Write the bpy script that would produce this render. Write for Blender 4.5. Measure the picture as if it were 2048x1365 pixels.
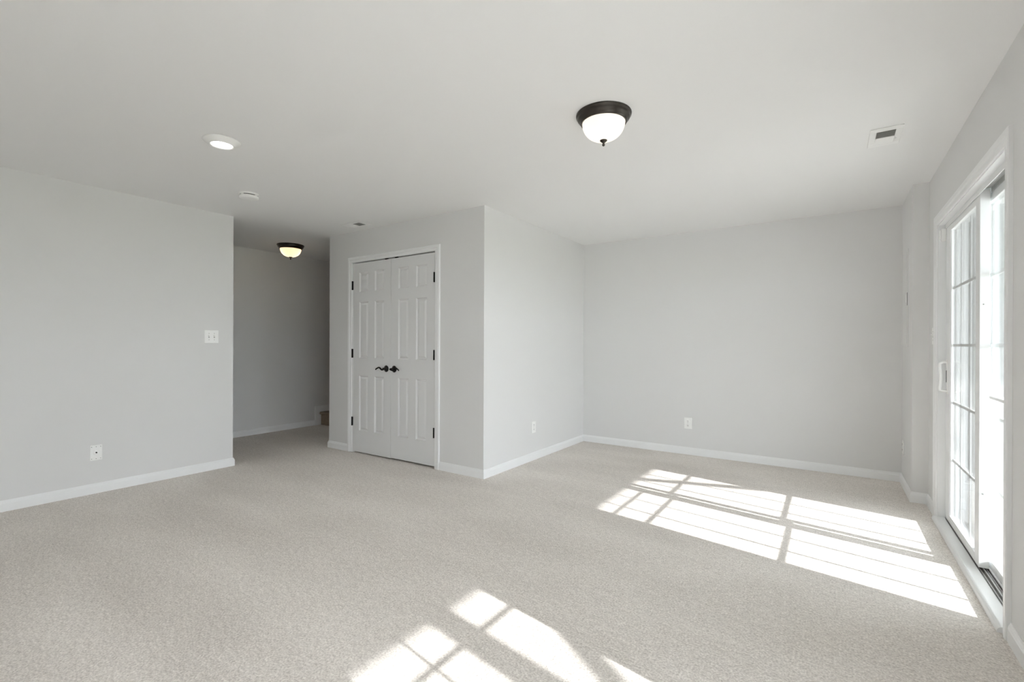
import bpy, math, random
from mathutils import Vector, Matrix

for o in list(bpy.data.objects):
    bpy.data.objects.remove(o)
SC = bpy.context.scene
COL = SC.collection
R = math.radians

# ------------------------------------------------------------------ camera
F_PX, CX, CY = 945.7, 1023.1, 689.86
YAW, PITCH, ROLL, ZC = 34.1689, -0.0332, -0.2233, 1.1991
y_, p_, r_ = R(YAW), R(PITCH), R(ROLL)
rt = Vector((math.cos(y_), math.sin(y_), 0))
fw = Vector((-math.sin(y_), math.cos(y_), 0))
zz = Vector((0, 0, 1))
fwd = fw * math.cos(p_) + zz * math.sin(p_)
upv = -fw * math.sin(p_) + zz * math.cos(p_)
right = rt * math.cos(r_) - upv * math.sin(r_)
up = rt * math.sin(r_) + upv * math.cos(r_)
cam_d = bpy.data.cameras.new('camera')
cam_d.sensor_fit = 'HORIZONTAL'
cam_d.sensor_width = 36
cam_d.lens = 36 * F_PX / 2048
cam_d.shift_x = (1024 - CX) / 2048
cam_d.shift_y = (CY - 682.5) / 2048
cam_d.clip_start = 0.02
cam = bpy.data.objects.new('camera', cam_d)
COL.objects.link(cam)
cam.matrix_world = Matrix(((right.x, up.x, -fwd.x, 0), (right.y, up.y, -fwd.y, 0),
                           (right.z, up.z, -fwd.z, ZC), (0, 0, 0, 1)))
SC.camera = cam

# ------------------------------------------------------------------ view, world, sun
SC.view_settings.view_transform = 'Standard'
SC.view_settings.look = 'None'
SC.view_settings.gamma = 1
SC.view_settings.use_curve_mapping = False
SC.view_settings.exposure = 2.84
SC.cycles.use_denoising = True
SC.cycles.max_bounces = 14
SC.cycles.diffuse_bounces = 10
SC.cycles.transparent_max_bounces = 24
SC.cycles.sample_clamp_indirect = 8

world = bpy.data.worlds.new('sky')
SC.world = world
world.use_nodes = True
bgn = world.node_tree.nodes['Background']
bgn.inputs['Color'].default_value = (0.86, 0.92, 1.0, 1)
bgn.inputs['Strength'].default_value = 1.45

K_SUN, M_SUN = 0.475, 0.169          # fall and sideways drift of the sun rays per metre travelled in -X
sun_d = bpy.data.lights.new('sun', 'SUN')
sun_d.energy = 1.5
sun_d.angle = R(0.45)
sun_d.color = (1.0, 0.985, 0.975)
sun = bpy.data.objects.new('sun', sun_d)
COL.objects.link(sun)
sun.rotation_euler = Vector((-1, M_SUN, -K_SUN)).to_track_quat('-Z', 'Y').to_euler()
sun.location = (6, -1, 4)

# ------------------------------------------------------------------ room dimensions
H = 2.44
XL, YL = -4.8575, 2.3004        # left wall plane and where it ends
XH = -6.2872                    # far wall of the hall
YC, XC, XCL = 3.3476, -2.5699, -4.8211   # closet front, side, hall side
YB = 5.3803                     # back wall
X1, YJ = 0.5075, 4.7357         # boxed-out corner
XW = 0.6038                     # right wall
WT = 0.15                       # its thickness
YR = -1.9                       # wall behind the camera
HB, TB = 0.0795, 0.0135         # baseboard

# ------------------------------------------------------------------ materials
def mat(name, col, rough=0.5, metal=0.0, spec=0.5, noise=None, bump=None, emit=None):
    m = bpy.data.materials.new(name)
    m.use_nodes = True
    nt = m.node_tree
    b = nt.nodes['Principled BSDF']
    b.inputs['Base Color'].default_value = (*col, 1)
    b.inputs['Roughness'].default_value = rough
    b.inputs['Metallic'].default_value = metal
    b.inputs['Specular IOR Level'].default_value = spec
    tc = nt.nodes.new('ShaderNodeTexCoord')
    if noise:
        sc, amt = noise
        n = nt.nodes.new('ShaderNodeTexNoise')
        n.inputs['Scale'].default_value = sc
        n.inputs['Detail'].default_value = 4
        nt.links.new(tc.outputs['Object'], n.inputs['Vector'])
        mx = nt.nodes.new('ShaderNodeMix')
        mx.data_type = 'RGBA'
        mx.inputs[6].default_value = (*[c * (1 - amt) for c in col], 1)
        mx.inputs[7].default_value = (*[min(1, c * (1 + amt)) for c in col], 1)
        nt.links.new(n.outputs['Fac'], mx.inputs[0])
        nt.links.new(mx.outputs[2], b.inputs['Base Color'])
    if bump:
        sc, st, dist = bump
        n = nt.nodes.new('ShaderNodeTexNoise')
        n.inputs['Scale'].default_value = sc
        n.inputs['Detail'].default_value = 3
        nt.links.new(tc.outputs['Object'], n.inputs['Vector'])
        bp = nt.nodes.new('ShaderNodeBump')
        bp.inputs['Strength'].default_value = st
        bp.inputs['Distance'].default_value = dist
        nt.links.new(n.outputs['Fac'], bp.inputs['Height'])
        nt.links.new(bp.outputs['Normal'], b.inputs['Normal'])
    if emit:
        b.inputs['Emission Color'].default_value = (*emit[0], 1)
        b.inputs['Emission Strength'].default_value = emit[1]
    return m

def carpet_material(name, c0, c1):
    m = bpy.data.materials.new(name)
    m.use_nodes = True
    nt = m.node_tree
    b = nt.nodes['Principled BSDF']
    b.inputs['Roughness'].default_value = 1.0
    b.inputs['Specular IOR Level'].default_value = 0.05
    tc = nt.nodes.new('ShaderNodeTexCoord')
    def noise(scale, detail, rough=0.6, stretch=None):
        n = nt.nodes.new('ShaderNodeTexNoise')
        n.inputs['Scale'].default_value = scale
        n.inputs['Detail'].default_value = detail
        n.inputs['Roughness'].default_value = rough
        v = tc.outputs['Object']
        if stretch:                      # brushed direction of the pile
            mp = nt.nodes.new('ShaderNodeMapping')
            mp.inputs['Rotation'].default_value = (0, 0, R(stretch[0]))
            mp.inputs['Scale'].default_value = (stretch[1], 1, 1)
            nt.links.new(v, mp.inputs['Vector'])
            v = mp.outputs['Vector']
        nt.links.new(v, n.inputs['Vector'])
        return n.outputs['Fac']
    fine = noise(120, 3, 0.7)
    clump = noise(46, 3, 0.65, (35, 0.6))
    broad = noise(2.2, 3, 0.55, (28, 0.35))
    def math_(op, a, bv):
        n = nt.nodes.new('ShaderNodeMath')
        n.operation = op
        for i, v in enumerate((a, bv)):
            if isinstance(v, (int, float)):
                n.inputs[i].default_value = v
            else:
                nt.links.new(v, n.inputs[i])
        return n.outputs[0]
    f = math_('ADD', math_('MULTIPLY', math_('SUBTRACT', fine, 0.5), 2.4), 0.5)
    k = math_('MULTIPLY', math_('SUBTRACT', clump, 0.5), 0.8)
    g = math_('ADD', k, math_('MULTIPLY', math_('SUBTRACT', broad, 0.5), 0.7))
    t = nt.nodes.new('ShaderNodeClamp')
    nt.links.new(math_('ADD', f, g), t.inputs[0])
    mx = nt.nodes.new('ShaderNodeMix')
    mx.data_type = 'RGBA'
    mx.inputs[6].default_value = (*c0, 1)
    mx.inputs[7].default_value = (*c1, 1)
    nt.links.new(t.outputs[0], mx.inputs[0])
    nt.links.new(mx.outputs[2], b.inputs['Base Color'])
    bp = nt.nodes.new('ShaderNodeBump')
    bp.inputs['Strength'].default_value = 0.7
    bp.inputs['Distance'].default_value = 0.006
    nt.links.new(fine, bp.inputs['Height'])
    nt.links.new(bp.outputs['Normal'], b.inputs['Normal'])
    return m

def glass_material(name, tint):
    m = bpy.data.materials.new(name)
    m.use_nodes = True
    nt = m.node_tree
    nt.nodes.remove(nt.nodes['Principled BSDF'])
    out = nt.nodes['Material Output']
    tr = nt.nodes.new('ShaderNodeBsdfTransparent')
    tr.inputs['Color'].default_value = (*tint, 1)
    gl = nt.nodes.new('ShaderNodeBsdfGlossy')
    gl.inputs['Roughness'].default_value = 0.02
    lw = nt.nodes.new('ShaderNodeLayerWeight')
    lw.inputs['Blend'].default_value = 0.5
    pw = nt.nodes.new('ShaderNodeMath')
    pw.operation = 'POWER'
    pw.inputs[1].default_value = 5
    nt.links.new(lw.outputs['Facing'], pw.inputs[0])
    ma = nt.nodes.new('ShaderNodeMath')
    ma.operation = 'MULTIPLY_ADD'
    ma.inputs[1].default_value = 0.9
    ma.inputs[2].default_value = 0.03
    nt.links.new(pw.outputs[0], ma.inputs[0])
    mx = nt.nodes.new('ShaderNodeMixShader')
    nt.links.new(ma.outputs[0], mx.inputs['Fac'])
    nt.links.new(tr.outputs[0], mx.inputs[1])
    nt.links.new(gl.outputs[0], mx.inputs[2])
    nt.links.new(mx.outputs[0], out.inputs['Surface'])
    return m

def lamp_glass_material(name, col, strength):
    """frosted glass: lets the bulbs' light through and scatters it"""
    m = bpy.data.materials.new(name)
    m.use_nodes = True
    nt = m.node_tree
    nt.nodes.remove(nt.nodes['Principled BSDF'])
    out = nt.nodes['Material Output']
    tl = nt.nodes.new('ShaderNodeBsdfTranslucent')
    tl.inputs['Color'].default_value = (0.95, 0.92, 0.86, 1)
    df = nt.nodes.new('ShaderNodeBsdfDiffuse')
    df.inputs['Color'].default_value = (0.85, 0.83, 0.8, 1)
    mx = nt.nodes.new('ShaderNodeMixShader')
    mx.inputs['Fac'].default_value = 0.4
    nt.links.new(tl.outputs[0], mx.inputs[1])
    nt.links.new(df.outputs[0], mx.inputs[2])
    em = nt.nodes.new('ShaderNodeEmission')
    em.inputs['Color'].default_value = (*col, 1)
    em.inputs['Strength'].default_value = strength
    ad = nt.nodes.new('ShaderNodeAddShader')
    nt.links.new(mx.outputs[0], ad.inputs[0])
    nt.links.new(em.outputs[0], ad.inputs[1])
    nt.links.new(ad.outputs[0], out.inputs['Surface'])
    return m

WALL = mat('wall_paint', (0.765, 0.762, 0.755), 0.75, spec=0.25, bump=(260, 0.08, 0.002))
CEIL = mat('ceiling_paint', (0.865, 0.865, 0.86), 0.85, spec=0.2, bump=(220, 0.06, 0.002))
TRIM = mat('white_trim_paint', (0.88, 0.885, 0.885), 0.38, spec=0.4)
DOORP = mat('white_door_paint', (0.77, 0.77, 0.768), 0.42, spec=0.4)
VINYL = mat('white_vinyl', (0.86, 0.87, 0.87), 0.3, spec=0.5)
PLASTIC = mat('white_plastic', (0.94, 0.94, 0.925), 0.35)
SLOT = mat('dark_slot', (0.03, 0.03, 0.03), 0.6)
METALW = mat('white_enamelled_steel', (0.90, 0.90, 0.89), 0.4)
RECESS_SHADE = mat('recess_shade_grey', (0.48, 0.48, 0.465), 0.8)  # grey with the shade of recesses put into the colour
BLACK = mat('black_hardware', (0.012, 0.011, 0.010), 0.38, metal=0.4)
BRONZE = mat('oil_rubbed_bronze', (0.060, 0.053, 0.047), 0.30, metal=0.8, noise=(30, 0.4))
ALU = mat('aluminium_track', (0.52, 0.52, 0.51), 0.42, metal=0.7, noise=(40, 0.2))
SCREW = mat('screw_head', (0.45, 0.45, 0.44), 0.35, metal=0.8)
CARPET = carpet_material('beige_cut_pile_carpet', (0.56, 0.515, 0.475), (1.0, 0.955, 0.905))
STAIRC = carpet_material('hall_shaded_stair_carpet', (0.26, 0.21, 0.16), (0.42, 0.35, 0.27))  # floor carpet darkened to brown, the dim hall put into its colour
GLASS = glass_material('clear_window_glass', (0.975, 0.98, 0.98))
LAMPG = lamp_glass_material('frosted_lamp_glass', (1.0, 0.92, 0.82), 0.055)
HLAMPG = lamp_glass_material('warm_frosted_lamp_glass', (1.0, 0.50, 0.18), 0.035)
LEDM = mat('led_lens', (0.9, 0.9, 0.9), 0.5, emit=((1.0, 0.96, 0.92), 1.2))
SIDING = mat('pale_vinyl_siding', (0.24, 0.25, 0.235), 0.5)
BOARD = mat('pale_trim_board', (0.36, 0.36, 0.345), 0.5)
CONCRETE = mat('patio_concrete', (0.50, 0.49, 0.46), 0.9, noise=(8, 0.12))
LAWN = mat('lawn_grass', (0.16, 0.20, 0.09), 0.95, noise=(5, 0.3))
DECKW = mat('white_painted_deck_wood', (0.62, 0.61, 0.58), 0.7, noise=(9, 0.1))
CLOSETIN = mat('closet_inside_shade', (0.5, 0.5, 0.5), 0.8)  # greyer than the walls, darkness of the closed closet put into the colour

# ------------------------------------------------------------------ mesh helpers
class MB:
    def __init__(s):
        s.v, s.f, s.sm = [], [], []
    def add(s, vs, fs, smooth=False):
        n = len(s.v)
        s.v += [tuple(p) for p in vs]
        s.f += [tuple(i + n for i in f) for f in fs]
        s.sm += [smooth] * len(fs)
        return s
    def box(s, x0, x1, y0, y1, z0, z1):
        x0, x1 = sorted((x0, x1)); y0, y1 = sorted((y0, y1)); z0, z1 = sorted((z0, z1))
        vs = [(x0, y0, z0), (x1, y0, z0), (x1, y1, z0), (x0, y1, z0), (x0, y0, z1), (x1, y0, z1), (x1, y1, z1), (x0, y1, z1)]
        return s.add(vs, [(0, 3, 2, 1), (4, 5, 6, 7), (0, 1, 5, 4), (1, 2, 6, 5), (2, 3, 7, 6), (3, 0, 4, 7)])
    def lathe(s, prof, c=(0, 0, 0), axis='z', n=48, smooth=True):
        """prof: list of (radius, height along axis); ends with radius 0 are closed"""
        vs, fs, rings = [], [], []
        for r, h in prof:
            if r < 1e-6:
                rings.append([len(vs)]); vs.append((0, 0, h))
            else:
                rings.append(list(range(len(vs), len(vs) + n)))
                vs += [(r * math.cos(2 * math.pi * i / n), r * math.sin(2 * math.pi * i / n), h) for i in range(n)]
        for a, b in zip(rings, rings[1:]):
            for i in range(n):
                j = (i + 1) % n
                if len(a) == 1 and len(b) == 1: continue
                if len(a) == 1: fs.append((a[0], b[i], b[j]))
                elif len(b) == 1: fs.append((a[j], a[i], b[0]))
                else: fs.append((a[i], a[j], b[j], b[i]))
        if axis == 'y':
            vs = [(x, h, -y) for x, y, h in vs]
        elif axis == 'x':
            vs = [(h, x, y) for x, y, h in vs]
        vs = [(x + c[0], y + c[1], z + c[2]) for x, y, z in vs]
        return s.add(vs, fs, smooth)
    def tube(s, pts, rad, n=12, smooth=True, flat=1.0):
        pts = [Vector(p) for p in pts]
        rads = rad if isinstance(rad, (list, tuple)) else [rad] * len(pts)
        vs, fs = [], []
        ref = None
        for i, p in enumerate(pts):
            t = (pts[min(i + 1, len(pts) - 1)] - pts[max(i - 1, 0)]).normalized()
            if ref is None:
                ref = Vector((0, 0, 1)) if abs(t.z) < 0.9 else Vector((0, 1, 0))
            u = (ref - t * ref.dot(t)).normalized()
            w = t.cross(u)
            ref = u
            for k in range(n):
                a = 2 * math.pi * k / n
                vs.append(p + (u * math.cos(a) * flat + w * math.sin(a)) * rads[i])
        for i in range(len(pts) - 1):
            for k in range(n):
                j = (k + 1) % n
                fs.append((i * n + k, i * n + j, (i + 1) * n + j, (i + 1) * n + k))
        fs.append(tuple(reversed(range(n))))
        fs.append(tuple(range((len(pts) - 1) * n, len(pts) * n)))
        return s.add(vs, fs, smooth)
    def prism_yz(s, poly, x0, x1):
        n = len(poly)
        vs = [(x0, y, z) for y, z in poly] + [(x1, y, z) for y, z in poly]
        fs = [tuple(range(n)), tuple(reversed(range(n, 2 * n)))]
        fs += [(i, i + n, (i + 1) % n + n, (i + 1) % n) for i in range(n)]
        return s.add(vs, fs)
    def build(s, name, m, parent=None, bevel=0.0, seg=2, angle=35):
        me = bpy.data.meshes.new(name)
        me.from_pydata(s.v, [], s.f)
        me.polygons.foreach_set('use_smooth', s.sm)
        me.materials.append(m)
        me.update()
        import bmesh
        bm = bmesh.new(); bm.from_mesh(me)
        bmesh.ops.recalc_face_normals(bm, faces=bm.faces)
        bm.to_mesh(me); bm.free()
        o = bpy.data.objects.new(name, me)
        COL.objects.link(o)
        if parent is not None:
            o.parent = parent
        if bevel:
            b = o.modifiers.new('bevel', 'BEVEL')
            b.width = bevel; b.segments = seg; b.limit_method = 'ANGLE'; b.angle_limit = R(angle)
        return o

def bx(*a):
    return MB().box(*a)

def tag(o, label, cat, group=None, kind=None):
    o['label'] = label
    o['category'] = cat
    if group: o['group'] = group
    if kind: o['kind'] = kind
    return o

def struct(o, label, cat):
    return tag(o, label, cat, kind='structure')

def empty(name, loc, rz=0.0):
    o = bpy.data.objects.new(name, None)
    o.empty_display_size = 0.1
    COL.objects.link(o)
    o.location = loc
    o.rotation_euler = (0, 0, rz)
    return o

def copy_tree(o, parent=None):
    c = o.copy()
    COL.objects.link(c)
    if parent is not None:
        c.parent = parent
    for ch in list(o.children):
        copy_tree(ch, c)
    return c

def sweep(path, prof, side=1, prev=None, nxt=None):
    """extrude prof [(out, z)] along a level polyline with mitred corners; side=1: out is to the right of travel"""
    P = [Vector((p[0], p[1])) for p in path]
    ext = ([Vector(prev)] if prev else [None]) + P + ([Vector(nxt)] if nxt else [None])
    mb = MB()
    n = len(prof)
    vs = []
    for i in range(1, len(P) + 1):
        a, c, b = ext[i - 1], ext[i], ext[i + 1]
        ns = []
        for q, w in ((a, c), (c, b)):
            if q is None or w is None: continue
            t = (w - q).normalized()
            ns.append(Vector((t.y, -t.x)) * side)
        if len(ns) == 1: off = ns[0]
        else:
            off = (ns[0] + ns[1])
            off = off / max(0.3, off.length_squared / 2)
        for o_, z in prof:
            vs.append((c.x + off.x * o_, c.y + off.y * o_, z))
    fs = []
    for i in range(len(P) - 1):
        for k in range(n):
            j = (k + 1) % n
            fs.append((i * n + k, i * n + j, (i + 1) * n + j, (i + 1) * n + k))
    fs.append(tuple(range(n)))
    fs.append(tuple(range((len(P) - 1) * n, len(P) * n)))
    return mb.add(vs, fs)

# ------------------------------------------------------------------ room shell
struct(bx(XH - 0.12, XW + WT, YR - 0.12, 7.3, -0.1, 0).build('floor', CARPET), 'pale beige cut-pile carpet covering the whole floor', 'floor')
c = MB()
c.box(XH - 0.12, XW + WT, YR - 0.12, 4.6, H, H + 0.14)
c.box(XCL, XW + WT, 4.6, YB + 0.12, H, H + 0.14)
struct(c.build('ceiling', CEIL), 'smooth white ceiling over the room and hall', 'ceiling')
struct(bx(XL - 0.12, XL, YR, YL, 0, H).build('wall_left', WALL), 'light grey wall on the left that ends at the hall opening', 'wall')
struct(bx(XH - 0.12, XH, YR, 7.3, 0, 5.0).build('wall_hall', WALL), 'grey wall in the dim hall beyond the opening', 'wall')
# closet block
DX0, DX1, DZ = -4.408, -3.158, 2.098         # clear door opening
c = MB()
c.box(XCL, DX0, YC, YC + 0.12, 0, H)
c.box(DX1, XC, YC, YC + 0.12, 0, H)
c.box(DX0, DX1, YC, YC + 0.12, DZ, H)
struct(c.build('wall_closet_front', WALL), 'grey closet wall holding the pair of six-panel doors', 'wall')
struct(bx(XC - 0.12, XC, YC + 0.12, YB, 0, H).build('wall_closet_side', WALL), 'bright side wall of the closet facing the patio door', 'wall')
struct(bx(XCL, XCL + 0.12, YC + 0.12, 7.3, 0, 5.0).build('wall_stair', WALL), 'closet wall running beside the stairs', 'wall')
struct(bx(XC - 0.12, XW + WT, YB, YB + 0.12, 0, H).build('wall_back', WALL), 'plain light grey back wall of the room', 'wall')
struct(bx(XCL + 0.12, XC - 0.12, YB, YB + 0.12, 0, H).build('wall_closet_back', CLOSETIN), 'back of the closet behind the doors', 'wall')
struct(bx(X1, XW + WT, YJ, YB, 0, H).build('wall_corner', WALL), 'boxed-out wall in the corner beside the patio door', 'wall')
DO0, DO1, DOZ = 2.785, 4.372, 2.045          # patio door opening
WO0, WO1 = -0.27, 1.575                      # second glass door opening nearer the camera
c = MB()
for a, b in ((YR, WO0), (WO1, DO0), (DO1, YJ)):
    c.box(XW, XW + WT, a, b, 0, H)
for a, b in ((WO0, WO1), (DO0, DO1)):
    c.box(XW, XW + WT, a, b, DOZ, H)
struct(c.build('wall_right', WALL), 'light grey wall on the right around the patio door', 'wall')
RX0, RX1, RZ0, RZ1 = -1.75, -1.00, 1.00, 1.65      # unseen window added behind the camera to brighten the room
c = MB().box(XH, RX0, YR - 0.12, YR, 0, H).box(RX1, XW + WT, YR - 0.12, YR, 0, H).box(RX0, RX1, YR - 0.12, YR, 0, RZ0).box(RX0, RX1, YR - 0.12, YR, RZ1, H)
struct(c.build('wall_rear', WALL), 'wall behind the camera with a small window added for light', 'wall')
struct(MB().box(XH - 0.12, XCL + 0.12, 7.3, 7.42, 0, 5.0).box(XH - 0.12, XCL + 0.12, 4.5, 4.6, H + 0.14, 5.0)
       .box(XH - 0.12, XCL + 0.12, 4.5, 7.42, 5.0, 5.1).build('wall_stairwell', WALL), 'end walls and top of the stairwell', 'wall')

# baseboards: flat face with an ogee top
BP = [(0, 0), (TB, 0), (TB, HB - 0.024), (TB - 0.002, HB - 0.020), (TB - 0.003, HB - 0.014), (TB - 0.007, HB - 0.008),
      (TB - 0.0085, HB - 0.002), (TB - 0.010, HB), (0, HB)]
def base(name, path, label, side=1, prev=None, nxt=None):
    struct(sweep(path, BP, side, prev, nxt).build(name, TRIM), label, 'baseboard')
base('baseboard_left', [(XL, YR), (XL, YL), (XL - 0.12, YL), (XL - 0.12, YR)], 'white baseboard along the left wall wrapping its end')
base('baseboard_hall', [(XH, YR), (XH, 4.125)], 'white baseboard along the hall wall up to the stairs')
CO0, CO1 = -4.472, -3.100                     # closet casing outer edges
base('baseboard_closet_left', [(XCL, 4.15), (XCL, YC), (CO0, YC)], 'short white baseboard left of the closet doors', 1)
base('baseboard_closet_front', [(CO1, YC), (XC, YC)], 'white baseboard right of the closet doors', 1, nxt=(XC, YB))
base('baseboard_closet_side', [(XC, YC), (XC, YB)], 'white baseboard along the closet side wall', 1, prev=(CO1, YC), nxt=(X1, YB))
base('baseboard_back', [(XC, YB), (X1, YB)], 'white baseboard along the back wall', 1, prev=(XC, YC), nxt=(X1, YJ))
base('baseboard_corner', [(X1, YB), (X1, YJ), (XW, YJ), (XW, 4.422)], 'white baseboard around the boxed-out corner', 1, prev=(XC, YB))
base('baseboard_right', [(XW, 2.72), (XW, 1.65)], 'white baseboard on the right wall near the camera')
# ------------------------------------------------------------------ closet door casing and doors
def casing_profile(wd, th):
    """cross-section over (distance from opening, projection)"""
    return [(0, 0), (0, th * 0.55), (0.006, th * 0.72), (wd * 0.42, th * 0.72), (wd * 0.55, th), (wd - 0.004, th), (wd, th - 0.004), (wd, 0)]

def casing(corners, outer_dirs, wd, th, to3):
    """corners: polyline of inner edge in plane coords, outer_dirs: mitred outward offset per corner"""
    prof = casing_profile(wd, th)
    n = len(prof)
    vs = []
    for (a, b), (da, db) in zip(corners, outer_dirs):
        for d, t in prof:
            vs.append(to3(a + da * d, b + db * d, t))
    fs = []
    for i in range(len(corners) - 1):
        for k in range(n):
            j = (k + 1) % n
            fs.append((i * n + k, i * n + j, (i + 1) * n + j, (i + 1) * n + k))
    fs.append(tuple(range(n)))
    fs.append(tuple(range((len(corners) - 1) * n, len(corners) * n)))
    return MB().add(vs, fs)

ci = [(DX0 - 0.002, 0), (DX0 - 0.002, DZ - 0.004), (DX1 + 0.002, DZ - 0.004), (DX1 + 0.002, 0)]
cd = [(-1, 0), (-1, 1), (1, 1), (1, 0)]
t1 = casing(ci, cd, 0.060, 0.017, lambda a, b, t: (a, YC - t, b)).build('trim_1', TRIM)
struct(t1, 'white moulded casing around the closet doors', 'door casing')
jm = MB().box(DX0 - 0.002, DX0 + 0.006, YC, YC + 0.12, 0, DZ).box(DX1 - 0.006, DX1 + 0.002, YC, YC + 0.12, 0, DZ).box(DX0, DX1, YC, YC + 0.12, DZ - 0.003, DZ)
jm.build('jamb', TRIM, t1)

def door_leaf(x0, x1, z0, z1, yf, th):
    """moulded six-panel leaf, face at y=yf looking to -Y"""
    w = x1 - x0
    st = 0.106
    mid = 0.105
    pw = (w - 2 * st - mid) / 2
    xs = [x0, x0 + st, x0 + st + pw, x0 + st + pw + mid, x1 - st, x1]
    zs = [z0, 0.250, 0.851, 1.043, 1.657, 1.766, 1.980, z1]
    mb = MB()
    for i in range(5):
        for j in range(7):
            a, b, c_, d = xs[i], xs[i + 1], zs[j], zs[j + 1]
            if i in (1, 3) and j in (1, 3, 5):
                loops = []
                for ins, dep in ((0, 0), (0.002, 0.004), (0.009, 0.0115), (0.013, 0.0130), (0.017, 0.0130), (0.034, 0.0035), (0.036, 0.003)):
                    loops.append([(a + ins, yf + dep, c_ + ins), (b - ins, yf + dep, c_ + ins), (b - ins, yf + dep, d - ins), (a + ins, yf + dep, d - ins)])
                vs = [p for l in loops for p in l]
                fs = []
                for k in range(len(loops) - 1):
                    for q in range(4):
                        fs.append((k * 4 + q, k * 4 + (q + 1) % 4, (k + 1) * 4 + (q + 1) % 4, (k + 1) * 4 + q))
                fs.append(tuple(range((len(loops) - 1) * 4, len(loops) * 4)))
                mb.add(vs, fs)
            else:
                mb.add([(a, yf, c_), (b, yf, c_), (b, yf, d), (a, yf, d)], [(0, 1, 2, 3)])
    yb = yf + th
    mb.add([(x0, yf, z0), (x1, yf, z0), (x1, yf, z1), (x0, yf, z1), (x0, yb, z0), (x1, yb, z0), (x1, yb, z1), (x0, yb, z1)],
           [(0, 4, 5, 1), (1, 5, 6, 2), (2, 6, 7, 3), (3, 7, 4, 0), (4, 7, 6, 5)])
    return mb

YF = YC + 0.004
XM = -3.785
def closet_door(name, x0, x1, z0, hinge_x, hx, sgn, label):
    d = door_leaf(x0, x1, z0, 2.084, YF, 0.035).build(name, DOORP)
    struct(d, label, 'door')
    for z in (1.844, 1.094, 0.343):
        h = MB().lathe([(0, -0.05), (0.007, -0.048), (0.007, 0.048), (0, 0.05)], (hinge_x, YF - 0.008, z), n=16)
        h.box(hinge_x - 0.011, hinge_x + 0.011, YF - 0.004, YF + 0.004, z - 0.048, z + 0.048)
        h.build('hinge', BLACK, d)
    # roller catch at the top edge near the meeting stile
    bxx = XM + sgn * 0.075
    bx(bxx - 0.018, bxx + 0.018, YF - 0.004, YF + 0.02, 2.082, 2.097).build('roller_catch', BLACK, d, 0.002)
    # lever set: rosette, neck and a wave-shaped lever
    zc = 0.940
    rose = MB().lathe([(0.0, 0.0), (0.034, 0.0), (0.035, -0.004), (0.031, -0.008), (0.026, -0.009), (0.024, -0.013), (0.016, -0.016),
                       (0.012, -0.030), (0.012, -0.046), (0.0, -0.050)], (hx, YF, zc), 'y', 32)
    ro = rose.build('handle', BLACK, d)
    pts, rad = [], []
    N = 26
    for i in range(N + 1):
        t = i / N
        x = hx + sgn * (-0.012 + 0.128 * t)
        z = zc - 0.014 * math.sin(2 * math.pi * min(1, t / 0.80) * 0.98 - 0.2) * (0.5 + 0.6 * t)
        if t > 0.8: z -= 0.016 * ((t - 0.8) / 0.2) ** 1.6
        pts.append((x, YF - 0.046 + 0.006 * math.sin(math.pi * t), z))
        rad.append(0.0115 - 0.0055 * t)
    MB().tube(pts, rad).build('lever', BLACK, ro)
    return d
closet_door('door_1', DX0 + 0.009, XM - 0.0018, 0.014, DX0 + 0.003, -3.853, -1, 'left leaf of the white six-panel closet doors, black lever pointing left')
closet_door('door_2', XM + 0.0018, DX1 - 0.009, 0.020, DX1 - 0.014, -3.733, 1, 'right leaf of the white six-panel closet doors, black lever at its left edge')

# ------------------------------------------------------------------ patio door
def glazed_panel(name, x, th, y0, y1, g0, g1, z0, z1, gz0, gz1, vbars, hbars, label, cat='door'):
    """one framed glass panel; y0..y1 outside, g0..g1 glass, bars sit inside the sealed unit"""
    xa, xb = x - th / 2, x + th / 2
    f = MB()
    bev = 0.006
    f.box(xa, xb, y0, g0, z0, z1).box(xa, xb, g1, y1, z0, z1).box(xa, xb, g0, g1, z0, gz0).box(xa, xb, g0, g1, gz1, z1)
    # glazing beads on both faces
    for x2, s in ((xa, 1), (xb, -1)):
        for ya, yb in ((g0 - 0.001, g0 + 0.007), (g1 - 0.007, g1 + 0.001)):
            f.box(x2 + s * 0.004, x2 + s * 0.014, ya, yb, gz0, gz1)
    o = f.build(name, VINYL, None, 0.0025)
    struct(o, label, cat)
    bx(x - 0.0095, x - 0.0065, g0, g1, gz0, gz1).add(*_boxvf(x + 0.0065, x + 0.0095, g0, g1, gz0, gz1)).build('glass_pane', GLASS, o)
    for v in vbars:
        bx(x - 0.004, x + 0.004, v - 0.0065, v + 0.0065, gz0, gz1).build('muntin', VINYL, o)
    for h in hbars:
        bx(x - 0.004, x + 0.004, g0, g1, h - 0.008, h + 0.008).build('muntin', VINYL, o)
    return o

def _boxvf(x0, x1, y0, y1, z0, z1):
    b = MB().box(x0, x1, y0, y1, z0, z1)
    return b.v, b.f

XS, XF = 0.662, 0.708                 # sliding (inner) and fixed (outer) glass planes
HB_S = [0.447, 0.826, 1.204, 1.582]
slide = glazed_panel('door_3', XS, 0.040, 3.455, 4.345, 3.540, 4.214, 0.030, 2.022, 0.078, 1.965,
                     [3.986, 3.751], HB_S, 'sliding white glass patio door panel with muntins and white pull handle')
fixed = glazed_panel('door_4', XF, 0.036, 2.800, 3.612, 2.845, 3.572, 0.030, 2.022, 0.075, 1.965,
                     [3.028, 3.249], HB_S, 'fixed white glass panel of the patio door nearest the camera')
# security bar across the fixed panel
bx(XF - 0.030, XF - 0.020, 2.800, 3.450, 0.925, 0.941).build('security_bar', VINYL, fixed, 0.003)
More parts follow.
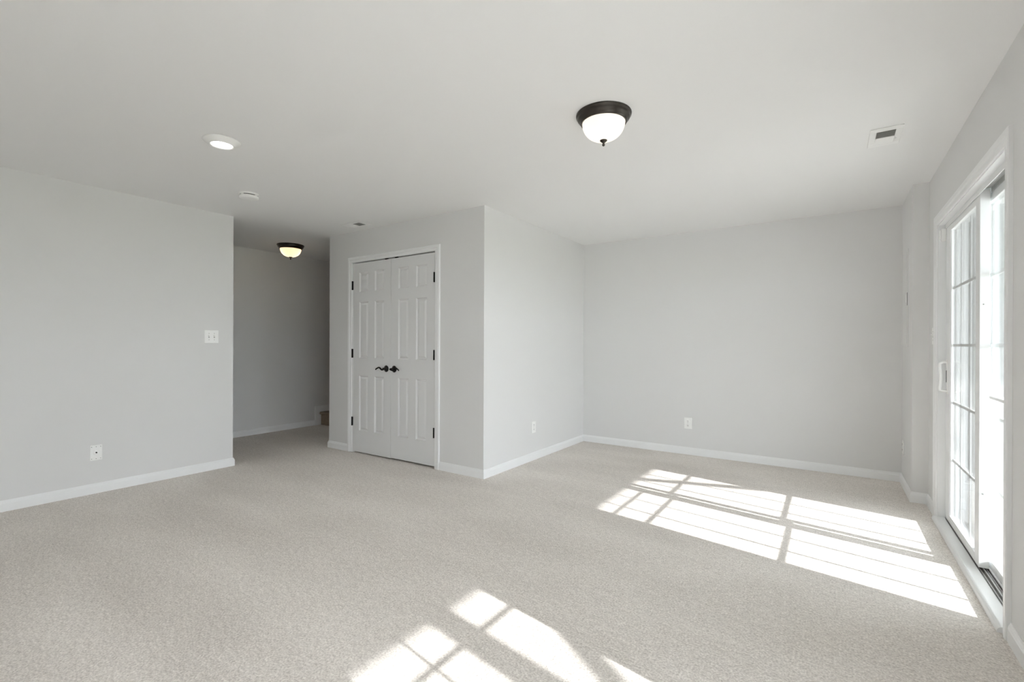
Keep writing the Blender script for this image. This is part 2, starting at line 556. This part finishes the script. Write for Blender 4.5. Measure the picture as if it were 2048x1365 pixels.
# screw covers on the sliding stile edge
for z in (0.42, 1.42):
    MB().lathe([(0, 0), (0.004, 0), (0.004, -0.0015), (0, -0.002)], (XS - 0.004, 3.4545, z), 'y', 12).build('screw', SCREW, slide)
# D-shaped pull handle, inside and outside
def pull(sx, x0, depth):
    mb = MB()
    yv = 4.283
    pts = []
    for z, d in ((1.092, 0.0), (1.092, 0.6), (1.082, 0.95), (1.06, 1.0), (1.03, 0.93), (1.0, 0.88), (0.97, 0.88), (0.94, 0.93), (0.915, 1.0), (0.903, 0.95), (0.895, 0.6), (0.895, 0.0)):
        pts.append((x0 + sx * depth * d, yv, z))
    fine = []
    for a, b in zip(pts, pts[1:]):
        for k in range(4):
            t = k / 4
            fine.append([a[q] + (b[q] - a[q]) * t for q in range(3)])
    fine.append(pts[-1])
    mb.tube(fine, 0.0085, 12)
    mb.box(x0, x0 + sx * 0.006, yv - 0.016, yv + 0.016, 0.88, 1.108)
    return mb
h_in = pull(-1, XS - 0.020, 0.040).build('pull_handle', PLASTIC, slide)
pull(1, XS + 0.020, 0.040).build('pull_handle', PLASTIC, slide)
bx(XS - 0.028, XS - 0.025, 4.279, 4.287, 0.955, 1.035).build('latch_lever', SLOT, h_in)

# frame: jambs, head, casing, sill with tracks
fr = MB()
fr.box(XW - 0.002, XW + WT, DO1 - 0.022, DO1, 0, DOZ).box(XW - 0.002, XW + WT, DO0, DO0 + 0.012, 0, DOZ)
fr.box(XW - 0.002, XW + WT, DO0, DO1, DOZ - 0.015, DOZ)
fr.box(XS - 0.026, XS - 0.0225, DO0, DO1 - 0.020, DOZ - 0.045, DOZ - 0.015)      # inner lip over the track
t2 = fr.build('trim_2', VINYL)
struct(t2, 'white frame of the sliding patio door', 'door frame')
MB().box(XS + 0.0215, XS + 0.0245, DO0 + 0.012, 3.45, DOZ - 0.040, DOZ - 0.015).box(XS - 0.022, XS + 0.021, DO0 + 0.012, 3.452, DOZ - 0.0165, DOZ - 0.0145).build('head_track', ALU, t2)
ci = [(DO1 - 0.008, 0), (DO1 - 0.008, DOZ - 0.008), (DO0 + 0.002, DOZ - 0.008), (DO0 + 0.002, 0)]
cd = [(1, 0), (1, 1), (-1, 1), (-1, 0)]
t3 = casing(ci, cd, 0.062, 0.018, lambda a, b, t: (XW - t, a, b)).build('trim_3', TRIM)
struct(t3, 'white moulded casing around the sliding patio door', 'door casing')
sill = MB()
sill.box(XS - 0.0222, XW + WT + 0.03, DO0 + 0.012, DO1 - 0.022, 0.0, 0.012)
for xr in (XS, XF - 0.023, XF + 0.03):
    sill.box(xr - 0.002, xr + 0.002, DO0 + 0.012, DO1 - 0.022, 0.012, 0.029)
for xr in (XS - 0.012, XS + 0.010, XS + 0.016):
    sill.box(xr - 0.0015, xr + 0.0015, DO0 + 0.012, DO1 - 0.022, 0.012, 0.020)
sl = sill.build('door_track', ALU)
tag(sl, 'grooved aluminium sill track under the sliding patio door', 'door track', kind='structure')
# rounded white threshold strip on the room side
prof = [(XW - 0.030, 0.0)] + [(XW - 0.010 + 0.020 * math.cos(a), 0.005 + 0.020 * math.sin(a)) for a in [R(q) for q in range(180, 89, -15)]] + [(XS - 0.0235, 0.024), (XS - 0.0225, 0.021), (XS - 0.0225, 0)]
th = MB()
n = len(prof)
ya, yb = DO0 - 0.0, DO1 - 0.012
th.add([(x, ya, z) for x, z in prof] + [(x, yb, z) for x, z in prof],
       [tuple(range(n)), tuple(reversed(range(n, 2 * n)))] + [(i, i + n, (i + 1) % n + n, (i + 1) % n) for i in range(n)], False)
struct(th.build('trim_4', VINYL), 'rounded white threshold strip along the foot of the patio door', 'threshold')

# second glass door unit on the same wall, beside the camera
w2 = glazed_panel('window_1', XF, 0.036, 0.640, 1.555, 0.710, 1.474, 0.030, 2.022, 0.075, 1.965, [1.220, 0.965], [0.446, 0.913, 1.36],
                  'glass door panel on the right wall beside the camera', 'glass door')
w3 = glazed_panel('window_2', XS, 0.036, -0.250, 0.710, -0.180, 0.632, 0.030, 2.022, 0.075, 1.965, [0.37, 0.10], [0.446, 0.913, 1.36],
                  'second glass door panel on the right wall beside the camera', 'glass door')
t5 = MB().box(XW, XW + WT, WO1 - 0.018, WO1, 0, DOZ).box(XW, XW + WT, WO0, WO0 + 0.018, 0, DOZ).box(XW, XW + WT, WO0, WO1, DOZ - 0.02, DOZ).box(XW, XW + WT, WO0, WO1, 0, 0.028).build('trim_5', VINYL)
struct(t5, 'white frame of the glass door beside the camera', 'door frame')
ci = [(WO1 - 0.008, 0), (WO1 - 0.008, DOZ - 0.008), (WO0 + 0.008, DOZ - 0.008), (WO0 + 0.008, 0)]
struct(casing(ci, cd, 0.062, 0.018, lambda a, b, t: (XW - t, a, b)).build('trim_6', TRIM), 'white casing of the glass door beside the camera', 'door casing')

# small unseen window, added behind the camera for extra daylight
f = MB()
for a, b in ((RX0, RX0 + 0.05), (RX1 - 0.05, RX1), ((RX0 + RX1) / 2 - 0.03, (RX0 + RX1) / 2 + 0.03)):
    f.box(a, b, YR - 0.09, YR - 0.04, RZ0, RZ1)
f.box(RX0, RX1, YR - 0.09, YR - 0.04, RZ0, RZ0 + 0.05).box(RX0, RX1, YR - 0.09, YR - 0.04, RZ1 - 0.05, RZ1)
w4 = f.build('fill_window', VINYL, None, 0.003)
struct(w4, 'small white framed window added behind the camera for more light', 'window')
bx(RX0 + 0.05, RX1 - 0.05, YR - 0.068, YR - 0.062, RZ0 + 0.05, RZ1 - 0.05).build('glass_pane', GLASS, w4)

# ------------------------------------------------------------------ stairs at the end of the hall
st = MB()
RISE, RUN, SY = 0.190, 0.262, 4.215
x0, x1 = XH + 0.022, XCL - 0.002
for i in range(9):
    y = SY + RUN * i
    z = RISE * (i + 1)
    st.box(x0, x1, y, 7.3, RISE * i, z - 0.03)
    pr = [(y, z - 0.03)] + [(y - 0.012 + 0.018 * math.cos(a) , z - 0.018 + 0.018 * math.sin(a)) for a in [R(q) for q in range(270, 89, -20)]] + [(y + 0.3, z), (y + 0.3, z - 0.03)]
    st.prism_yz(pr, x0, x1)
sto = st.build('staircase', STAIRC)
tag(sto, 'stairs in the floor carpet, darkened brown for the dim hall, starting at the end of the hall', 'staircase', kind='structure')
sk = [(4.122, 0), (4.122, 0.285), (4.42, 0.285), (7.3, 0.285 + 2.88 * RISE / RUN), (7.3, 0)]
MB().prism_yz(sk, XH, XH + 0.020).build('skirt_board', TRIM, sto)

# ------------------------------------------------------------------ ceiling fixtures
def point_light(name, loc, power, col, rad=0.03, parent=None):
    d = bpy.data.lights.new(name, 'POINT')
    d.energy = power; d.color = col; d.shadow_soft_size = rad
    o = bpy.data.objects.new(name, d)
    COL.objects.link(o)
    if parent is not None: o.parent = parent
    o.location = loc
    return o

def dome_light(loc, s, gm, label, bulb_power, bulb_col, rz):
    t = empty('ceiling_light', loc, rz)
    tag(t, label, 'ceiling light', 'bronze dome ceiling lights')
    pan = [(0.100, 0.0), (0.146, 0.0), (0.1475, -0.004), (0.146, -0.010), (0.141, -0.013), (0.139, -0.017), (0.139, -0.023), (0.135, -0.029),
           (0.128, -0.034), (0.125, -0.040), (0.122, -0.047), (0.118, -0.049), (0.113, -0.047), (0.112, -0.004), (0.100, -0.003)]
    MB().lathe([(r * s, h * s) for r, h in pan], n=64).build('pan', BRONZE, t)
    dome = []
    for i in range(17):
        a = R(90 * i / 16)
        dome.append((0.114 * math.cos(a) ** 0.86 if i < 16 else 0.0, -0.042 - 0.098 * math.sin(a)))
    MB().lathe([(r * s, h * s) for r, h in dome], n=64).build('glass_shade', gm, t)
    fin = [(0, -0.133), (0.020, -0.136), (0.019, -0.142), (0.012, -0.148), (0.006, -0.152), (0.0055, -0.158), (0.0075, -0.161), (0.0075, -0.166), (0.004, -0.170), (0, -0.171)]
    MB().lathe([(r * s, h * s) for r, h in fin], n=24).build('finial', BRONZE, t)
    for q in (-1, 1):
        point_light('bulb', (q * 0.052 * s, 0, -0.076 * s), bulb_power, bulb_col, 0.018, t)
    return t
dome_light((-1.025, 2.385, H), 1.0, LAMPG, 'bronze and frosted glass dome ceiling light in the main room', 0.014, (1.0, 0.86, 0.66), R(15))
dome_light((-5.655, 3.365, H), 1.08, HLAMPG, 'bronze and glass dome ceiling light glowing warm in the hall', 0.042, (1.0, 0.80, 0.55), R(55))

t = empty('recessed_light', (-3.105, 1.400, H))
tag(t, 'round white recessed LED light lit on the ceiling in front of the hall', 'recessed light', 'recessed ceiling lights')
MB().lathe([(0.0, 0.0), (0.102, 0.0), (0.103, -0.003), (0.099, -0.007), (0.088, -0.012), (0.074, -0.021), (0.066, -0.027), (0.061, -0.027), (0.058, -0.022), (0, -0.022)], n=64).build('trim_ring', PLASTIC, t)
MB().lathe([(0.058, -0.0225), (0.045, -0.0245), (0.0, -0.0255)], n=48).build('lens', LEDM, t)

def led(parent, watts):
    d = bpy.data.lights.new('led', 'AREA')
    d.shape = 'DISK'; d.size = 0.11; d.energy = watts; d.color = (1.0, 0.96, 0.91); d.spread = R(150)
    o = bpy.data.objects.new('led', d)
    COL.objects.link(o)
    o.parent = parent
    o.location = (0, 0, -0.029)
rec = t
led(rec, 0.15)
fill_led = copy_tree(rec)  # unseen second recessed light, added to brighten carpet and ceiling by the camera
fill_led.location = (-1.25, 0.35, H)
fill_led['label'] = 'round white recessed LED light added on the ceiling beside the camera for more light'
for ch in fill_led.children:
    if ch.type == 'LIGHT':
        ch.data = ch.data.copy()
        ch.data.energy = 0.6

t = empty('smoke_detector', (-4.012, 2.022, H))
tag(t, 'round white smoke detector on the ceiling', 'smoke detector')
MB().lathe([(0, 0), (0.078, 0), (0.079, -0.004), (0.079, -0.010), (0.074, -0.013), (0, -0.013)], n=48).build('base', PLASTIC, t)
MB().lathe([(0, -0.012), (0.068, -0.012), (0.068, -0.020), (0, -0.020)], n=48).build('vent_gap', SLOT, t)
MB().lathe([(0, -0.0195), (0.0725, -0.0195), (0.0735, -0.023), (0.073, -0.030), (0.070, -0.038), (0.055, -0.042), (0, -0.043)], n=48).build('cover', PLASTIC, t)
for k in range(4):
    a = R(20 + 90 * k)
    MB().box(-0.012, 0.012, -0.004, 0.004, -0.019, -0.012).build('vent_rib', PLASTIC, t).matrix_local = Matrix.Translation((0.073 * math.cos(a), 0.073 * math.sin(a), 0)) @ Matrix.Rotation(a + R(90), 4, 'Z')

def ceiling_vent():
    t = empty('ceiling_vent', (0, 0, H))
    w, l = 0.0775, 0.145
    iw, l0, lm, l1 = 0.044, -0.098, 0.004, 0.098
    f = MB()
    f.box(-w, w, -l, l0, -0.007, 0).box(-w, w, l1, l, -0.007, 0).box(-w, -iw, l0, l1, -0.007, 0).box(iw, w, l0, l1, -0.007, 0)
    f.box(-iw, iw, lm - 0.004, lm + 0.004, -0.010, 0)
    f.build('frame', METALW, t, 0.003)
    bx(-iw, iw, l0, l1, -0.0015, -0.0005).build('duct_shade_sheet', RECESS_SHADE, t)  # flat grey sheet stands for the shaded duct, no hole is cut
    for a, b, s in ((l0, lm - 0.004, 1), (lm + 0.004, l1, -1)):
        n = 7 if s > 0 else 8
        for k in range(n):
            yc = a + (b - a) * (k + 0.5) / n
            mb = MB()
            if s > 0:
                mb.add([(-iw, yc - 0.002, -0.008), (iw, yc - 0.002, -0.008), (iw, yc + 0.004, -0.002), (-iw, yc + 0.004, -0.002),
                        (-iw, yc - 0.0013, -0.0085), (iw, yc - 0.0013, -0.0085), (iw, yc + 0.0047, -0.0025), (-iw, yc + 0.0047, -0.0025)],
                       [(0, 1, 2, 3), (7, 6, 5, 4), (0, 4, 5, 1), (1, 5, 6, 2), (2, 6, 7, 3), (3, 7, 4, 0)])
            else:
                mb.add([(-iw, yc - 0.006, -0.002), (iw, yc - 0.006, -0.002), (iw, yc + 0.006, -0.009), (-iw, yc + 0.006, -0.009),
                        (-iw, yc - 0.0055, -0.0014), (iw, yc - 0.0055, -0.0014), (iw, yc + 0.0065, -0.0084), (-iw, yc + 0.0065, -0.0084)],
                       [(0, 1, 2, 3), (7, 6, 5, 4), (0, 4, 5, 1), (1, 5, 6, 2), (2, 6, 7, 3), (3, 7, 4, 0)])
            mb.build('louver', METALW if s < 0 else RECESS_SHADE, t)  # near half greyed to paint in the shade seen between its louvers
    MB().box(0.048, 0.054, 0.03, 0.05, -0.014, -0.006).build('damper_lever', METALW, t)
    return t
v1 = ceiling_vent()
v1.location = (0.252, 3.552, H)
tag(v1, 'white ceiling vent near the patio door wall', 'vent', 'ceiling vents')
v2 = copy_tree(v1)
v2.location = (-4.098, 3.155, H)
v2.rotation_euler = (0, 0, R(90))
v2['label'] = 'white ceiling vent above the closet doors'

# ------------------------------------------------------------------ wall plates (built facing -Y)
def plate(w, h, th=0.006):
    return bx(-w / 2, w / 2, -th, 0, -h / 2, h / 2)

def outlet():
    t = empty('wall_outlet', (0, 0, 0))
    plate(0.080, 0.120).build('cover_plate', PLASTIC, t, 0.003)
    for s in (-1, 1):
        zc = s * 0.0235
        r = MB().lathe([(0, -0.005), (0.0165, -0.005), (0.0170, -0.0075), (0.0155, -0.0085), (0, -0.0085)], (0, 0, zc), 'y', 28).build('receptacle', PLASTIC, t)
        m = MB().box(-0.0075, -0.0050, -0.0092, -0.008, zc - 0.001, zc + 0.008).box(0.0050, 0.0075, -0.0092, -0.008, zc, zc + 0.008)
        m.lathe([(0, -0.0080), (0.0028, -0.0080), (0.0028, -0.0092), (0, -0.0092)], (0, 0, zc - 0.007), 'y', 12)
        m.build('slot', SLOT, r)
    MB().lathe([(0, -0.005), (0.0032, -0.005), (0.0032, -0.0072), (0, -0.0076)], (0, 0, 0), 'y', 12).build('screw', SCREW, t)
    return t
o1 = outlet()
o1.location = (-1.308, YB, 0.342)
tag(o1, 'white duplex outlet on the plain back wall', 'outlet', 'duplex wall outlets')
o2 = copy_tree(o1)
o2.location = (XC, 4.196, 0.340); o2.rotation_euler = (0, 0, R(90))
o2['label'] = 'white duplex outlet on the closet side wall'
o3 = copy_tree(o1)
o3.location = (X1, 5.245, 0.330); o3.rotation_euler = (0, 0, R(-90))
o3['label'] = 'white duplex outlet on the boxed-out corner by the patio door'

def toggle_switch(name, w, gangs):
    t = empty(name, (0, 0, 0))
    plate(w, 0.122).build('cover_plate', PLASTIC, t, 0.003)
    for g in gangs:
        bx(g - 0.0055, g + 0.0055, -0.0066, -0.005, -0.0125, 0.0125).build('toggle_slot', RECESS_SHADE, t)
        tg = MB()
        tg.add([(g - 0.0045, -0.006, -0.002), (g + 0.0045, -0.006, -0.002), (g + 0.0045, -0.006, 0.011), (g - 0.0045, -0.006, 0.011),
                (g - 0.004, -0.018, 0.008), (g + 0.004, -0.018, 0.008), (g + 0.004, -0.016, 0.015), (g - 0.004, -0.016, 0.015)],
               [(0, 1, 2, 3), (4, 7, 6, 5), (0, 4, 5, 1), (1, 5, 6, 2), (2, 6, 7, 3), (3, 7, 4, 0)])
        tg.build('toggle', PLASTIC, t, 0.001)
        for z in (-0.030, 0.030):
            MB().lathe([(0, -0.005), (0.0032, -0.005), (0.0032, -0.0072), (0, -0.0076)], (g, 0, z), 'y', 12).build('screw', SCREW, t)
    return t
s1 = toggle_switch('light_switch', 0.122, (-0.023, 0.023))
s1.location = (XL, 2.104, 1.262); s1.rotation_euler = (0, 0, R(90))
tag(s1, 'white double light switch at the end of the left wall', 'light switch')
s2 = toggle_switch('light_switch', 0.122, (-0.023, 0.023))
s2.location = (XW, 4.502, 1.272); s2.rotation_euler = (0, 0, R(-90))
tag(s2, 'white light switch on the right wall beside the patio door casing', 'light switch')

t = empty('cable_jack', (XL, 1.260, 0.323), R(90))
tag(t, 'white cable jack plate low on the left wall', 'wall jack')
plate(0.076, 0.122).build('cover_plate', PLASTIC, t, 0.003)
MB().lathe([(0, -0.005), (0.019, -0.005), (0.019, -0.0075), (0.017, -0.0085), (0, -0.0085)], (0, 0, 0), 'y', 28).build('jack_ring', PLASTIC, t)
MB().lathe([(0, -0.008), (0.0052, -0.008), (0.0052, -0.017), (0.0025, -0.017), (0, -0.016)], (0, 0, 0.002), 'y', 16).build('coaxial_connector', BLACK, t)
for x in (-0.028, 0, 0.028):
    for z in (-0.047, 0.047):
        MB().lathe([(0, -0.005), (0.0030, -0.005), (0.0030, -0.0070), (0, -0.0074)], (x, 0, z), 'y', 12).build('screw', SCREW, t)

# electrical panel cover on the boxed-out wall
t = empty('electrical_panel', (X1, 5.112, 1.590), R(-90))
tag(t, 'flush electrical panel door painted like the corner wall', 'electrical panel')
bx(-0.145, 0.145, -0.005, 0, -0.402, 0.402).build('frame', WALL, t, 0.002)
bx(-0.120, 0.118, -0.009, -0.004, -0.375, 0.375).build('door', WALL, t, 0.002)
bx(0.092, 0.112, -0.013, -0.008, -0.035, 0.030).build('latch', METALW, t, 0.002)
bx(0.1185, 0.121, -0.0075, -0.004, -0.060, 0.045).build('latch_gap', SLOT, t)

# door contact sensor at the top far corner of the patio door
t = empty('contact_sensor', (0.628, 4.350, 1.960))
tag(t, 'small white contact sensor at the top far corner of the patio door', 'sensor')
bx(-0.014, 0.014, -0.018, 0, -0.042, 0.042).build('housing', PLASTIC, t, 0.004)
bx(-0.022, -0.0145, -0.012, 0, -0.030, 0.035).build('mount', PLASTIC, t, 0.002)

# ------------------------------------------------------------------ outside
struct(MB().box(XW + WT, 9.0, -9, 12, -0.25, -0.05).box(-8, XW + WT, -9, YR - 0.12, -0.25, -0.05).build('patio_ground', CONCRETE), 'pale concrete patio outside the glass door', 'patio')
struct(bx(9.0, 40, -30, 40, -0.27, -0.07).build('lawn_ground', LAWN), 'lawn beyond the patio', 'lawn')
XE = 3.70
ZB = 0.975 + (XE - 0.64) * K_SUN
DY0, DY1 = -3.2, 6.02
d = empty('deck', (0, 0, 0))
tag(d, 'raised deck above the patio seen through the glass door', 'deck')
bx(XE - 0.10, XE, DY0, DY1, ZB, ZB + 0.22).build('beam', DECKW, d)
bx(XW + WT + 0.01, XE, DY0, DY1, ZB + 0.24, ZB + 0.28).build('decking', DECKW, d)
for k in range(20):
    y = DY0 + 0.05 + k * 0.477
    bx(XW + WT + 0.01, XE - 0.10, y - 0.02, y + 0.02, ZB + 0.04, ZB + 0.24).build('joist', DECKW, d)
def post(yw0, yw1, label):
    y0 = yw0 - M_SUN * (XE - 0.64); y1 = yw1 - M_SUN * (XE - 0.64)
    t = empty('deck_post', (XE - 0.06, (y0 + y1) / 2, -0.05))
    tag(t, label, 'post', 'posts carrying the deck')
    hw = (y1 - y0) / 2
    bx(-0.06, 0.06, -hw, hw, 0, ZB + 0.05).build('shaft', DECKW, t)
    zf = 0.455 + (XE - 0.64) * K_SUN + 0.05
    for s in (-1, 1):
        L = ZB + 0.05 - zf
        p = 0.045
        MB().prism_yz([(s * hw, zf - p), (s * hw, zf + p), (s * (hw + L - p), ZB + 0.05), (s * (hw + L + p), ZB + 0.05)] , -0.02, 0.02).build('knee_brace', DECKW, t)
    return t
post(1.145, 1.265, 'deck post with knee braces standing outside near the camera')
post(4.295, 4.415, 'deck post with knee braces standing outside past the patio door')

sd = MB()
YS = 6.15
zc = -0.05
while zc < 3.4:
    sd.add([(XW + WT, YS - 0.018, zc), (5.2, YS - 0.018, zc), (5.2, YS - 0.002, zc + 0.195), (XW + WT, YS - 0.002, zc + 0.195),
            (5.2, YS, zc), (XW + WT, YS, zc)],
           [(0, 1, 2, 3), (0, 5, 4, 1)])
    zc += 0.195
sd.box(XW + WT, 5.2, YS, YS + 0.15, -0.05, 3.5)
so = sd.build('siding_wall', SIDING)
struct(so, 'white lap siding wall outside beyond the patio door', 'siding wall')
bx(0.965, 1.04, YS - 0.05, YS, -0.05, 3.5).build('corner_board', BOARD, so)
bx(1.10, 1.16, YS - 0.12, YS - 0.02, -0.05, 3.5).build('downspout', BOARD, so)
